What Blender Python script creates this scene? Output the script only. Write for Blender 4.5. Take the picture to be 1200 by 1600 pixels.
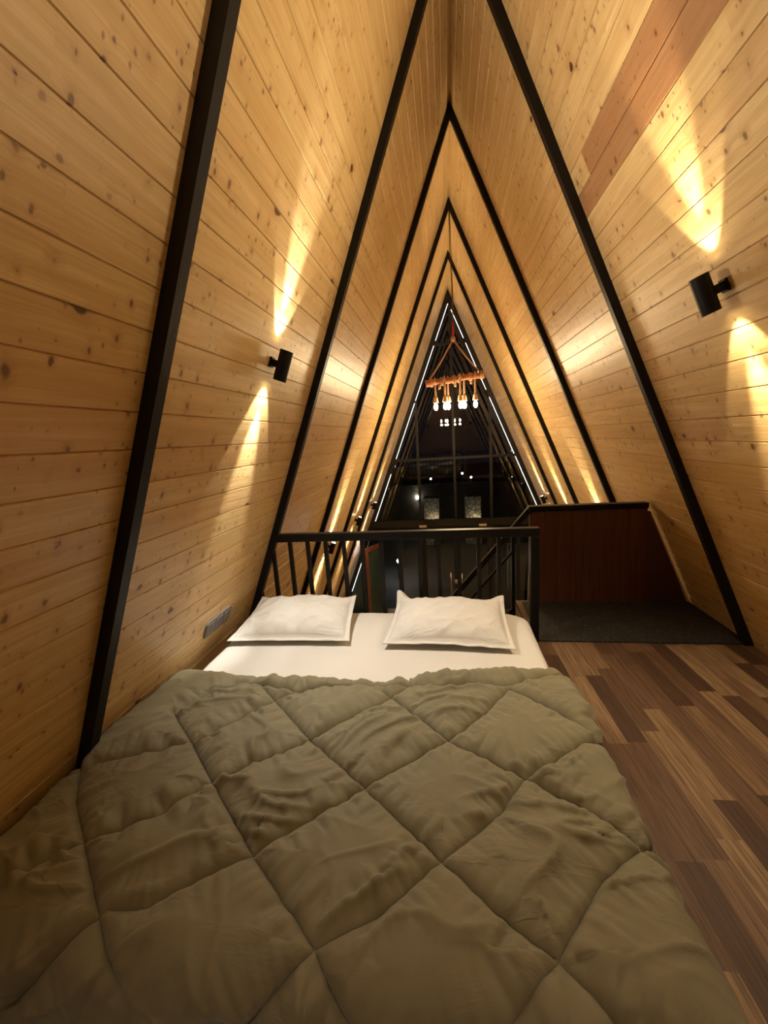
import bpy, bmesh, math, random
import numpy as np
from mathutils import Vector, Matrix, noise

for o in list(bpy.data.objects):
    bpy.data.objects.remove(o, do_unlink=True)
scn = bpy.context.scene
COL = scn.collection
random.seed(7)

# ------------------------------------------------------------------ camera
F_PX, YAW, PITCH, ROLL, CX, CZ = 634.09, 0.16089, -0.1796, -0.06321, -0.1284, 1.5
fw = Vector((-math.sin(YAW) * math.cos(PITCH), math.cos(YAW) * math.cos(PITCH), math.sin(PITCH)))
rt = Vector((math.cos(YAW), math.sin(YAW), 0))
up = rt.cross(fw)
rt2 = rt * math.cos(ROLL) + up * math.sin(ROLL)
up2 = up * math.cos(ROLL) - rt * math.sin(ROLL)
cam_data = bpy.data.cameras.new('camera')
cam = bpy.data.objects.new('camera', cam_data)
COL.objects.link(cam)
cam.matrix_world = Matrix(((rt2.x, up2.x, -fw.x, CX), (rt2.y, up2.y, -fw.y, 0), (rt2.z, up2.z, -fw.z, CZ), (0, 0, 0, 1)))
cam_data.sensor_fit = 'VERTICAL'
cam_data.sensor_height = 36
cam_data.sensor_width = 27
cam_data.lens = F_PX * 36 / 1600
cam_data.clip_start = 0.02
scn.camera = cam

# ------------------------------------------------------------------ world, exposure, light levels
world = bpy.data.worlds.new('night')
scn.world = world
world.use_nodes = True
world.node_tree.nodes['Background'].inputs[0].default_value = (0.010, 0.013, 0.020, 1)
world.node_tree.nodes['Background'].inputs[1].default_value = 0.04
scn.view_settings.view_transform = 'Standard'
scn.view_settings.look = 'None'
scn.view_settings.gamma = 1
scn.view_settings.use_curve_mapping = False
scn.view_settings.exposure = 2.35

WARM = (1.0, 0.83, 0.56)
COOL = (1.0, 0.95, 0.84)
P_NARROW, P_WIDE = 6.0, 19.0           # loft sconces, watts
P_LOW_NARROW, P_LOW_WIDE = 17.0, 17.0   # lower sconces
P_BULB = 2.2

# ------------------------------------------------------------------ the A-frame's measures
H = 4.453
WL, WR = 1.788, 1.833                  # half widths at the loft floor
ZG = -2.75                             # ground floor
YB, YS, YF = 2.822, 1.5245, 9.26       # frame at the railing, frame spacing, glass gable
YBACK = -1.9
FRAMES = [YB - 2 * YS, YB - YS - 0.028, YB, YB + YS, YB + 2 * YS, YB + 3 * YS]


def xw(z, side):
    return side * (WL if side < 0 else WR) * (1 - z / H)


def slope_dir(side):                    # unit vector up the slope
    W = WL if side < 0 else WR
    return Vector((-side * W, 0, H)).normalized()


def inward(side):
    W = WL if side < 0 else WR
    return Vector((-side * H, 0, -W)).normalized()


# ------------------------------------------------------------------ helpers
def tag(o, label=None, cat=None, group=None, kind=None):
    if label: o['label'] = label
    if cat: o['category'] = cat
    if group: o['group'] = group
    if kind: o['kind'] = kind
    return o


def thing(name, label, cat, loc=(0, 0, 0), group=None, kind=None):
    o = bpy.data.objects.new(name, None)
    o.empty_display_size = 0.1
    COL.objects.link(o)
    o.location = loc
    return tag(o, label, cat, group, kind)


def obj(name, bm, mat, parent=None, smooth=False):
    me = bpy.data.meshes.new(name)
    bmesh.ops.recalc_face_normals(bm, faces=bm.faces[:])
    bm.to_mesh(me)
    bm.free()
    o = bpy.data.objects.new(name, me)
    COL.objects.link(o)
    if mat: me.materials.append(mat)
    if smooth:
        for p in me.polygons: p.use_smooth = True
    if parent is not None:
        o.parent = parent
        bpy.context.view_layer.update()
        o.matrix_parent_inverse = parent.matrix_world.inverted()
    return o


def box(bm, lo, hi, bevel=0.0, M=None):
    vs = [bm.verts.new((x, y, z)) for x in (lo[0], hi[0]) for y in (lo[1], hi[1]) for z in (lo[2], hi[2])]
    F = [(0, 1, 3, 2), (4, 6, 7, 5), (0, 4, 5, 1), (2, 3, 7, 6), (0, 2, 6, 4), (1, 5, 7, 3)]
    fs = [bm.faces.new([vs[i] for i in f]) for f in F]
    if bevel > 0:
        es = list({e for f in fs for e in f.edges})
        r = bmesh.ops.bevel(bm, geom=es, offset=bevel, segments=2, affect='EDGES', profile=0.5)
        vs = list({v for v in r['verts']} | {v for v in vs if v.is_valid})
    if M is not None:
        for v in vs: v.co = M @ v.co
    return vs


def bar(bm, p0, p1, w, h, side=None, bevel=0.0):
    """box between two points; w along `side`, h perpendicular"""
    p0, p1 = Vector(p0), Vector(p1)
    d = (p1 - p0)
    L = d.length
    d.normalize()
    s = Vector(side) if side is not None else (Vector((0, 0, 1)).cross(d) if abs(d.z) < 0.95 else Vector((1, 0, 0)))
    s = (s - d * s.dot(d)).normalized()
    t = d.cross(s)
    M = Matrix(((s.x, t.x, d.x, p0.x), (s.y, t.y, d.y, p0.y), (s.z, t.z, d.z, p0.z), (0, 0, 0, 1)))
    return box(bm, (-w / 2, -h / 2, 0), (w / 2, h / 2, L), bevel, M)


def prism(bm, pts, ext):
    """closed polygon pts (3D) extruded by vector ext"""
    ext = Vector(ext)
    a = [bm.verts.new(p) for p in pts]
    b = [bm.verts.new(Vector(p) + ext) for p in pts]
    bm.faces.new(a)
    bm.faces.new(b[::-1])
    n = len(a)
    for i in range(n):
        bm.faces.new([a[i], b[i], b[(i + 1) % n], a[(i + 1) % n]])


def tube(bm, pts, r, n=8, closed=False):
    pts = [Vector(p) for p in pts]
    rr = r if isinstance(r, (list, tuple)) else [r] * len(pts)
    rings = []
    ref = None
    for i, p in enumerate(pts):
        a = pts[i - 1] if (i > 0 or closed) else pts[i]
        b = pts[(i + 1) % len(pts)] if (i < len(pts) - 1 or closed) else pts[i]
        d = (b - a).normalized()
        if ref is None:
            ref = Vector((0, 0, 1)) if abs(d.z) < 0.9 else Vector((1, 0, 0))
        s = d.cross(ref).normalized()
        t = s.cross(d).normalized()
        ref = t
        rings.append([bm.verts.new(p + (s * math.cos(2 * math.pi * k / n) + t * math.sin(2 * math.pi * k / n)) * rr[i]) for k in range(n)])
    m = len(rings)
    for i in range(m if closed else m - 1):
        A, B = rings[i], rings[(i + 1) % m]
        for k in range(n):
            bm.faces.new([A[k], A[(k + 1) % n], B[(k + 1) % n], B[k]])
    if not closed:
        bm.faces.new(rings[0][::-1])
        bm.faces.new(rings[-1])


def lathe(bm, prof, origin, axis, n=24):
    """prof = [(r, h)...] around `axis` from origin"""
    axis = Vector(axis).normalized()
    ref = Vector((0, 1, 0)) if abs(axis.y) < 0.9 else Vector((1, 0, 0))
    s = axis.cross(ref).normalized()
    t = axis.cross(s)
    o = Vector(origin)
    rings = []
    for r, h in prof:
        if r < 1e-5:
            rings.append([bm.verts.new(o + axis * h)])
        else:
            rings.append([bm.verts.new(o + axis * h + (s * math.cos(2 * math.pi * k / n) + t * math.sin(2 * math.pi * k / n)) * r) for k in range(n)])
    for A, B in zip(rings, rings[1:]):
        for k in range(n):
            k2 = (k + 1) % n
            if len(A) == 1 and len(B) == 1: continue
            if len(A) == 1: bm.faces.new([A[0], B[k2], B[k]])
            elif len(B) == 1: bm.faces.new([A[k], A[k2], B[0]])
            else: bm.faces.new([A[k], A[k2], B[k2], B[k]])


# ------------------------------------------------------------------ materials
class NT:
    def __init__(s, name):
        s.m = bpy.data.materials.new(name)
        s.m.use_nodes = True
        s.t = s.m.node_tree
        s.b = s.t.nodes['Principled BSDF']
        s.out = s.t.nodes['Material Output']

    def n(s, typ, **kw):
        nd = s.t.nodes.new(typ)
        for k, v in kw.items():
            if k.startswith('i_'):
                nd.inputs[k[2:]].default_value = v
            else:
                setattr(nd, k, v)
        return nd

    def l(s, a, b):
        s.t.links.new(a, b)

    def math(s, op, a, b=None, c=None, clamp=False):
        nd = s.t.nodes.new('ShaderNodeMath')
        nd.operation = op
        nd.use_clamp = clamp
        for i, v in enumerate((a, b, c)):
            if v is None: continue
            if isinstance(v, (int, float)): nd.inputs[i].default_value = v
            else: s.l(v, nd.inputs[i])
        return nd.outputs[0]

    def comb(s, x, y, z=0.0):
        nd = s.t.nodes.new('ShaderNodeCombineXYZ')
        for i, v in enumerate((x, y, z)):
            if isinstance(v, (int, float)): nd.inputs[i].default_value = v
            else: s.l(v, nd.inputs[i])
        return nd.outputs[0]

    def mix(s, fac, a, b, blend='MIX'):
        nd = s.t.nodes.new('ShaderNodeMix')
        nd.data_type = 'RGBA'
        nd.blend_type = blend
        for i, v in ((0, fac), (6, a), (7, b)):
            if isinstance(v, (int, float)): nd.inputs[i].default_value = v
            elif isinstance(v, tuple): nd.inputs[i].default_value = (*v[:3], 1)
            else: s.l(v, nd.inputs[i])
        return nd.outputs[2]

    def ramp(s, fac, stops):
        nd = s.t.nodes.new('ShaderNodeValToRGB')
        e = nd.color_ramp.elements
        while len(e) < len(stops): e.new(0.5)
        for el, (p, c) in zip(e, stops):
            el.position = p
            el.color = (*c, 1) if len(c) == 3 else c
        s.l(fac, nd.inputs[0])
        return nd.outputs[0]

    def noise(s, vec, scale, detail=3, rough=0.5, dim='3D', dist=0.0):
        nd = s.t.nodes.new('ShaderNodeTexNoise')
        nd.noise_dimensions = dim
        s.l(vec, nd.inputs['Vector'])
        nd.inputs['Scale'].default_value = scale
        nd.inputs['Detail'].default_value = detail
        nd.inputs['Roughness'].default_value = rough
        nd.inputs['Distortion'].default_value = dist
        return nd.outputs[0]

    def bump(s, h, dist=0.01, strength=1.0):
        nd = s.t.nodes.new('ShaderNodeBump')
        nd.inputs['Strength'].default_value = strength
        nd.inputs['Distance'].default_value = dist
        s.l(h, nd.inputs['Height'])
        s.l(nd.outputs[0], s.b.inputs['Normal'])
        return nd

    def set(s, **kw):
        for k, v in kw.items():
            i = s.b.inputs[k.replace('_', ' ')]
            if isinstance(v, (int, float)): i.default_value = v
            elif isinstance(v, tuple): i.default_value = (*v[:3], 1)
            else: s.l(v, i)
        return s.m


def flat(name, col, rough=0.5, metal=0.0, bumps=0.0, bscale=60.0):
    t = NT(name)
    t.set(Base_Color=col, Roughness=rough, Metallic=metal)
    if bumps:
        co = t.n('ShaderNodeTexCoord').outputs['Object']
        t.bump(t.noise(co, bscale, 4), bumps)
    return t.m


def emit(name, col, strength):
    t = NT(name)
    t.set(Base_Color=(0.8, 0.8, 0.8), Emission_Color=col, Emission_Strength=strength)
    return t.m


PITCHW = 0.129


def pine(name, phase, red=False, seed=0.0):
    """varnished knotty pine boards; UV: u along the ridge (m), v up the slope (m)"""
    t = NT(name)
    uv = t.n('ShaderNodeUVMap').outputs[0]
    sp = t.n('ShaderNodeSeparateXYZ')
    t.l(uv, sp.inputs[0])
    u, v = sp.outputs[0], sp.outputs[1]
    rowf = t.math('DIVIDE', t.math('SUBTRACT', v, phase), PITCHW)
    row = t.math('FLOOR', rowf)
    wn0 = t.n('ShaderNodeTexWhiteNoise', noise_dimensions='1D')
    t.l(t.math('ADD', row, 17.3 + seed), wn0.inputs['W'])
    seg = t.math('FLOOR', t.math('ADD', t.math('DIVIDE', u, 2.3), t.math('MULTIPLY', wn0.outputs[0], 5.0)))
    wn = t.n('ShaderNodeTexWhiteNoise', noise_dimensions='2D')
    t.l(t.comb(row, seg), wn.inputs['Vector'])
    rnd = wn.outputs[0]
    rcol = t.n('ShaderNodeSeparateColor')
    t.l(wn.outputs[1], rcol.inputs[0])
    base = t.ramp(rnd, [(0.0, (0.58, 0.395, 0.165)), (0.35, (0.65, 0.46, 0.205)), (0.7, (0.70, 0.51, 0.24)), (1.0, (0.60, 0.39, 0.175))])
    off = t.math('MULTIPLY', rcol.outputs[1], 37.0)
    # knots: two sizes
    def knots(su, sv, thr, r0, r1, k):
        vec = t.comb(t.math('ADD', t.math('MULTIPLY', u, su), t.math('ADD', off, k)),
                     t.math('ADD', t.math('MULTIPLY', v, sv), k * 3.1))
        wob = t.noise(vec, 3.0, 2, dim='2D')
        vo = t.n('ShaderNodeTexVoronoi', voronoi_dimensions='2D', feature='F1')
        t.l(vec, vo.inputs['Vector'])
        vo.inputs['Scale'].default_value = 1
        vo.inputs['Randomness'].default_value = 0.9
        d = t.math('ADD', vo.outputs['Distance'], t.math('MULTIPLY', t.math('SUBTRACT', wob, 0.5), 0.22))
        pick = t.n('ShaderNodeSeparateColor')
        t.l(vo.outputs['Color'], pick.inputs[0])
        on = t.math('GREATER_THAN', pick.outputs[0], thr)
        size = t.math('MULTIPLY_ADD', pick.outputs[1], 0.75, 0.45)
        dn = t.math('DIVIDE', d, size)
        mr = t.n('ShaderNodeMapRange', interpolation_type='SMOOTHSTEP')
        t.l(dn, mr.inputs[0])
        for i, x in ((1, r0), (2, r1), (3, 1.0), (4, 0.0)): mr.inputs[i].default_value = x
        halo = t.n('ShaderNodeMapRange', interpolation_type='SMOOTHSTEP')
        t.l(dn, halo.inputs[0])
        for i, x in ((1, r0), (2, r1 * 3.5), (3, 1.0), (4, 0.0)): halo.inputs[i].default_value = x
        return t.math('MULTIPLY', mr.outputs[0], on), t.math('MULTIPLY', halo.outputs[0], on)
    k1, h1 = knots(10.0, 6.3, 0.52, 0.02, 0.105, 3.0)
    k2, h2 = knots(15.0, 12.5, 0.52, 0.02, 0.13, 11.0)
    k3, h3 = knots(3.3, 4.2, 0.86, 0.045, 0.075, 23.0)
    k4, h4 = knots(26.0, 15.0, 0.66, 0.02, 0.16, 31.0)
    clu = t.ramp(t.noise(t.comb(t.math('ADD', u, off), t.math('MULTIPLY', v, 2.0), 7.0), 1.6, 2), [(0.42, (0, 0, 0)), (0.55, (1, 1, 1))])
    k2 = t.math('MULTIPLY', k2, clu)
    h2 = t.math('MULTIPLY', h2, clu)
    k4 = t.math('MULTIPLY', k4, clu)
    kn = t.math('MAXIMUM', t.math('MAXIMUM', t.math('MULTIPLY', k1, 0.75), t.math('MULTIPLY', k2, 0.7)), t.math('MAXIMUM', k3, t.math('MULTIPLY', k4, 0.6)))
    ha = t.math('MAXIMUM', t.math('MAXIMUM', h1, t.math('MULTIPLY', h2, 0.6)), h3)
    # grain: long along u, warped round the knots
    vv = t.math('ADD', v, t.math('MULTIPLY', ha, 0.012))
    gv = t.comb(t.math('ADD', t.math('MULTIPLY', u, 1.6), off), t.math('MULTIPLY', vv, 34.0), t.math('MULTIPLY', rnd, 9.0))
    g1 = t.noise(gv, 1.0, 4, 0.6, dist=0.6)
    gv2 = t.comb(t.math('ADD', t.math('MULTIPLY', u, 5.0), off), t.math('MULTIPLY', vv, 190.0), 0.0)
    g2 = t.noise(gv2, 1.0, 2, 0.5)
    cl = t.noise(t.comb(t.math('ADD', t.math('MULTIPLY', u, 1.1), off), t.math('MULTIPLY', v, 3.0), 2.0), 2.0, 3, 0.6)
    c = t.mix(t.ramp(g1, [(0.35, (0, 0, 0)), (0.75, (1, 1, 1))]), base, (0.50, 0.315, 0.115))
    c = t.mix(t.math('MULTIPLY', t.ramp(g1, [(0.2, (1, 1, 1)), (0.5, (0, 0, 0))]), 0.35), c, (0.74, 0.53, 0.29))
    c = t.mix(t.math('MULTIPLY', t.ramp(g2, [(0.45, (0, 0, 0)), (0.7, (1, 1, 1))]), 0.22), c, (0.40, 0.21, 0.07))
    c = t.mix(t.math('MULTIPLY', t.ramp(cl, [(0.5, (0, 0, 0)), (0.75, (1, 1, 1))]), 0.45), c, (0.56, 0.33, 0.13))
    if red:
        r1 = t.math('MULTIPLY', t.math('GREATER_THAN', v, 2.911), t.math('LESS_THAN', v, 3.038))
        r2 = t.math('MULTIPLY', t.math('GREATER_THAN', v, 3.038), t.math('LESS_THAN', v, 3.167))
        r1 = t.math('MULTIPLY', r1, t.math('MULTIPLY', t.math('GREATER_THAN', u, 1.0), t.math('LESS_THAN', u, 2.85)))
        r2 = t.math('MULTIPLY', r2, t.math('MULTIPLY', t.math('GREATER_THAN', u, 1.3), t.math('LESS_THAN', u, 2.60)))
        c = t.mix(t.math('MULTIPLY', t.math('MAXIMUM', r1, r2), 0.8), c, t.mix(g1, (0.36, 0.16, 0.065), (0.22, 0.08, 0.032)))
    c = t.mix(t.math('MULTIPLY', ha, 0.35), c, (0.36, 0.16, 0.05))
    c = t.mix(t.math('MULTIPLY', kn, 0.95), c, (0.065, 0.020, 0.008))
    t.set(Base_Color=c, Roughness=t.math('MULTIPLY_ADD', g1, 0.14, 0.36), Coat_Weight=0.12, Coat_Roughness=0.3)
    hgt = t.math('ADD', t.math('MULTIPLY', g1, -0.5), t.math('ADD', t.math('MULTIPLY', g2, 0.25), t.math('MULTIPLY', cl, 1.6)))
    hgt = t.math('ADD', hgt, t.math('MULTIPLY', kn, 0.4))
    t.bump(hgt, 0.0016)
    return t.m


def laminate(name):
    """three-strip laminate running along y"""
    t = NT(name)
    co = t.n('ShaderNodeTexCoord').outputs['Object']
    mp = t.n('ShaderNodeMapping')
    t.l(co, mp.inputs[0])
    mp.inputs['Rotation'].default_value = (0, 0, math.radians(-1.8))
    sp = t.n('ShaderNodeSeparateXYZ')
    t.l(mp.outputs[0], sp.inputs[0])
    x, y = sp.outputs[0], sp.outputs[1]
    row = t.math('FLOOR', t.math('DIVIDE', x, 0.092))
    w0 = t.n('ShaderNodeTexWhiteNoise', noise_dimensions='1D')
    t.l(t.math('ADD', row, 4.7), w0.inputs['W'])
    yy = t.math('ADD', t.math('DIVIDE', y, 0.55), t.math('MULTIPLY', w0.outputs[0], 7.0))
    seg = t.math('FLOOR', yy)
    w1 = t.n('ShaderNodeTexWhiteNoise', noise_dimensions='2D')
    t.l(t.comb(row, seg), w1.inputs['Vector'])
    rnd = w1.outputs[0]
    base = t.ramp(rnd, [(0.0, (0.062, 0.032, 0.018)), (0.3, (0.092, 0.049, 0.027)), (0.55, (0.14, 0.078, 0.041)), (0.8, (0.20, 0.118, 0.060)), (1.0, (0.26, 0.165, 0.085))])
    g = t.noise(t.comb(t.math('MULTIPLY', x, 60.0), t.math('MULTIPLY', y, 2.2), t.math('MULTIPLY', rnd, 30.0)), 1.0, 4, 0.6, dist=1.0)
    g2 = t.noise(t.comb(t.math('MULTIPLY', x, 260.0), t.math('MULTIPLY', y, 6.0), t.math('MULTIPLY', rnd, 30.0)), 1.0, 2, 0.5)
    c = t.mix(t.ramp(g, [(0.4, (0, 0, 0)), (0.68, (1, 1, 1))]), base, t.mix(0.55, base, (0.03, 0.012, 0.006)))
    c = t.mix(t.math('MULTIPLY', t.ramp(g2, [(0.5, (0, 0, 0)), (0.7, (1, 1, 1))]), 0.65), c, (0.035, 0.015, 0.008))
    fx = t.math('FRACT', t.math('DIVIDE', x, 0.276))
    seam = t.math('LESS_THAN', fx, 0.008)
    c = t.mix(t.math('MULTIPLY', seam, 0.6), c, (0.01, 0.006, 0.004))
    t.set(Base_Color=c, Roughness=t.math('MULTIPLY_ADD', g, 0.15, 0.52), Specular_IOR_Level=0.3)
    t.bump(t.math('SUBTRACT', t.math('ADD', g, g2), seam), 0.0006)
    return t.m


def fabric(name, col, weave=900.0, rough=0.9, wr=0.0, stripes=False, sheen=0.15, col2=None):
    t = NT(name)
    co = t.n('ShaderNodeTexCoord').outputs['Object']
    n1 = t.noise(co, weave, 2)
    h = t.math('MULTIPLY', n1, 0.15)
    c = col
    n2 = t.noise(co, 3.0, 3)
    c = t.mix(n2, col, col2 or tuple(x * 0.88 for x in col))
    if wr:
        mp = t.n('ShaderNodeMapping')
        t.l(co, mp.inputs[0])
        mp.inputs['Rotation'].default_value = (0, 0, math.radians(-14))
        mp.inputs['Scale'].default_value = (3.0, 9.0, 5.0)
        w = t.noise(mp.outputs[0], 1.0, 4, 0.55, dist=0.9)
        rid = t.math('POWER', t.math('SUBTRACT', 1.0, t.math('ABSOLUTE', t.math('MULTIPLY_ADD', w, 4.0, -2.0)), clamp=True), 3.0)
        msk = t.ramp(t.noise(co, 4.0, 2), [(0.45, (0, 0, 0)), (0.62, (1, 1, 1))])
        h = t.math('ADD', h, t.math('MULTIPLY', t.math('MULTIPLY', rid, msk), wr))
        h = t.math('ADD', h, t.math('MULTIPLY', t.noise(co, 14.0, 4), wr * 0.6))
    if stripes:
        wv = t.n('ShaderNodeTexWave', wave_type='BANDS', bands_direction='X')
        t.l(co, wv.inputs['Vector'])
        wv.inputs['Scale'].default_value = 14.0
        wv.inputs['Distortion'].default_value = 0.3
        wv2 = t.ramp(wv.outputs[1], [(0.45, (0, 0, 0)), (0.55, (1, 1, 1))])
        c = t.mix(t.math('MULTIPLY', wv2, 0.10), c, tuple(x * 0.72 for x in col))
        t.set(Roughness=t.math('MULTIPLY_ADD', wv2, -0.2, rough))
    else:
        t.set(Roughness=rough)
    t.set(Base_Color=c, Sheen_Weight=sheen)
    t.bump(h, 0.004)
    return t.m


def glass_mat(name, tint=(0.93, 0.96, 0.95), wavy=0.0, film=0.0):
    t = NT(name)
    tr = t.n('ShaderNodeBsdfTransparent')
    tr.inputs[0].default_value = (*tint, 1)
    gl = t.n('ShaderNodeBsdfGlossy')
    gl.inputs['Roughness'].default_value = 0.0
    fr = t.n('ShaderNodeFresnel')
    fr.inputs[0].default_value = 1.55
    mx = t.n('ShaderNodeMixShader')
    t.l(fr.outputs[0], mx.inputs[0])
    t.l(tr.outputs[0], mx.inputs[1])
    t.l(gl.outputs[0], mx.inputs[2])
    last = mx.outputs[0]
    if film:
        df = t.n('ShaderNodeBsdfDiffuse')
        df.inputs[0].default_value = (0.10, 0.15, 0.13, 1)
        m2 = t.n('ShaderNodeMixShader')
        m2.inputs[0].default_value = film
        t.l(last, m2.inputs[1])
        t.l(df.outputs[0], m2.inputs[2])
        last = m2.outputs[0]
    t.l(last, t.out.inputs[0])
    if wavy:
        co = t.n('ShaderNodeTexCoord').outputs['Object']
        nd = t.n('ShaderNodeBump')
        nd.inputs['Distance'].default_value = wavy
        t.l(t.noise(co, 1.6, 1), nd.inputs['Height'])
        t.l(nd.outputs[0], gl.inputs['Normal'])
    return t.m


M_PINE_L = pine('pine_left', 1.503 - 30 * PITCHW)
M_PINE_R = pine('pine_right', 3.037 - 30 * PITCHW, red=True, seed=5)
M_PINE_B = pine('pine_gable', 0.0, seed=9)
M_FLOOR = laminate('strip_laminate')
M_STEEL = flat('black_painted_steel', (0.0045, 0.0040, 0.0038), 0.5, 0.0, 0.0015, 45)
M_SATIN = flat('black_satin_rail', (0.0040, 0.0036, 0.0034), 0.42, 0.0)
M_LAMP = flat('black_lamp_metal', (0.003, 0.003, 0.003), 0.5)
for _m in (M_STEEL, M_SATIN, M_LAMP): _m.node_tree.nodes['Principled BSDF'].inputs['Specular IOR Level'].default_value = 0.25
M_WHITE = fabric('white_striped_cotton', (0.67, 0.645, 0.60), 700, 0.75, 0.25, stripes=True)
M_CASE = fabric('white_pillow_cotton', (0.67, 0.645, 0.60), 700, 0.8, 0.9)
M_DUVET = fabric('olive_quilt_cotton', (0.178, 0.156, 0.086), 800, 0.72, 0.6, sheen=0.2)
M_GLASS = glass_mat('window_glass', wavy=0.0012)
M_DGLASS = glass_mat('door_glass', (0.80, 0.93, 0.88), film=0.35)
M_FRAME = flat('dark_window_frame', (0.006, 0.005, 0.005), 0.5)
M_TILE = flat('ground_floor_tile', (0.32, 0.26, 0.18), 0.25)
M_PLASTER = flat('ceiling_plaster', (0.35, 0.3, 0.24), 0.8)


def redwood(name):
    t = NT(name)
    co = t.n('ShaderNodeTexCoord').outputs['Object']
    sp = t.n('ShaderNodeSeparateXYZ')
    t.l(co, sp.inputs[0])
    x, y, z = sp.outputs
    row = t.math('FLOOR', t.math('DIVIDE', x, 0.11))
    w = t.n('ShaderNodeTexWhiteNoise', noise_dimensions='1D')
    t.l(row, w.inputs['W'])
    g = t.noise(t.comb(t.math('MULTIPLY', x, 50.0), t.math('MULTIPLY', y, 50.0), t.math('MULTIPLY', z, 2.0)), 1.0, 3, 0.6, dist=0.8)
    base = t.mix(w.outputs[0], (0.105, 0.033, 0.013), (0.075, 0.024, 0.010))
    c = t.mix(t.ramp(g, [(0.4, (0, 0, 0)), (0.7, (1, 1, 1))]), base, (0.045, 0.013, 0.006))
    return t.set(Base_Color=c, Roughness=0.5)


M_RED = redwood('red_brown_laminate')


def speckle(name):
    t = NT(name)
    co = t.n('ShaderNodeTexCoord').outputs['Object']
    n = t.noise(co, 55, 4, 0.75)
    c = t.ramp(n, [(0.45, (0.006, 0.005, 0.004)), (0.56, (0.016, 0.013, 0.009)), (0.70, (0.075, 0.06, 0.042))])
    t.set(Base_Color=c, Roughness=0.85)
    t.bump(n, 0.004)
    return t.m


M_CARPET = speckle('dark_speckled_carpet')

# ------------------------------------------------------------------ setting: boarded slopes
def board_wall(name, side, phase, mat):
    W = WL if side < 0 else WR
    L = math.hypot(H, W)
    v0 = ZG * L / H
    v1 = L
    n, s = inward(side), slope_dir(side)
    foot = Vector((side * W, 0, 0))
    g, dp = 0.0036, 0.006
    prof = [(v0, 0.0)]
    k = math.ceil((v0 - phase) / PITCHW)
    while phase + k * PITCHW < v1 - 0.02:
        e = phase + k * PITCHW
        if e > v0 + 0.02:
            prof += [(e - g, 0.0), (e - g * 0.25, -dp), (e + g * 0.25, -dp), (e + g, 0.0)]
        k += 1
    prof.append((v1, 0.0))
    bm = bmesh.new()
    uvl = bm.loops.layers.uv.new('UVMap')
    rows = []
    for v, d in prof:
        p = foot + s * v + n * d
        rows.append((v, [bm.verts.new((p.x, y, p.z)) for y in (YBACK, YF)]))
    for (va, A), (vb, B) in zip(rows, rows[1:]):
        f = bm.faces.new([A[0], A[1], B[1], B[0]])
        for lp in f.loops:
            lp[uvl].uv = (lp.vert.co.y, va if lp.vert in A else vb)
    # back of the wall
    a, b = foot + s * v0 - n * 0.08, foot + s * (v1 + 0.03) - n * 0.08
    back = [bm.verts.new((p.x, y, p.z)) for p in (a, b) for y in (YBACK, YF)]
    bm.faces.new(back[:2] + back[2:][::-1])
    R0, R1 = rows[0][1], rows[-1][1]
    bm.faces.new([R0[0], R0[1], back[1], back[0]])
    bm.faces.new([R1[0], R1[1], back[3], back[2]])
    for i in (0, 1):
        bm.faces.new([r[1][i] for r in rows] + [back[2 + i], back[i]])
    o = obj(name, bm, mat)
    tag(o, kind='structure')
    return o


board_wall('wall_left', -1, 1.503, M_PINE_L)
board_wall('wall_right', 1, 3.037, M_PINE_R)

# rear gable behind the camera
bm = bmesh.new()
uvl = bm.loops.layers.uv.new('UVMap')
prism(bm, [(xw(ZG, -1), YBACK - 0.06, ZG), (xw(ZG, 1), YBACK - 0.06, ZG), (0, YBACK - 0.06, H)], (0, 0.06, 0))
for f in bm.faces:
    for lp in f.loops: lp[uvl].uv = (lp.vert.co.x, lp.vert.co.z)
tag(obj('wall_back', bm, M_PINE_B), kind='structure')

# loft floor (with the landing on the right), its underside and the ground floor
LX = 0.435
bm = bmesh.new()
prism(bm, [(xw(0, -1) + .004, YBACK, 0), (xw(0, -1) + .004, 2.86, 0), (LX, 2.86, 0), (LX, 3.56, 0), (xw(0, 1) - .004, 3.56, 0), (xw(0, 1) - .004, YBACK, 0)], (0, 0, -0.03))
tag(obj('floor_loft', bm, M_FLOOR), kind='structure')
bm = bmesh.new()
prism(bm, [(xw(0, -1) - .0, YBACK, -0.0305), (xw(0, -1) - .0, 2.86, -0.0305), (LX, 2.86, -0.0305), (LX, 3.56, -0.0305), (xw(0, 1) + .0, 3.56, -0.0305), (xw(0, 1) + .0, YBACK, -0.0305)], (0, 0, -0.10))
tag(obj('ceiling_ground', bm, M_PLASTER), kind='structure')
bm = bmesh.new()
box(bm, (xw(ZG, -1), YBACK, ZG - 0.1), (xw(ZG, 1), YF + 0.3, ZG))
tag(obj('floor_ground', bm, M_TILE), kind='structure')

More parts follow.
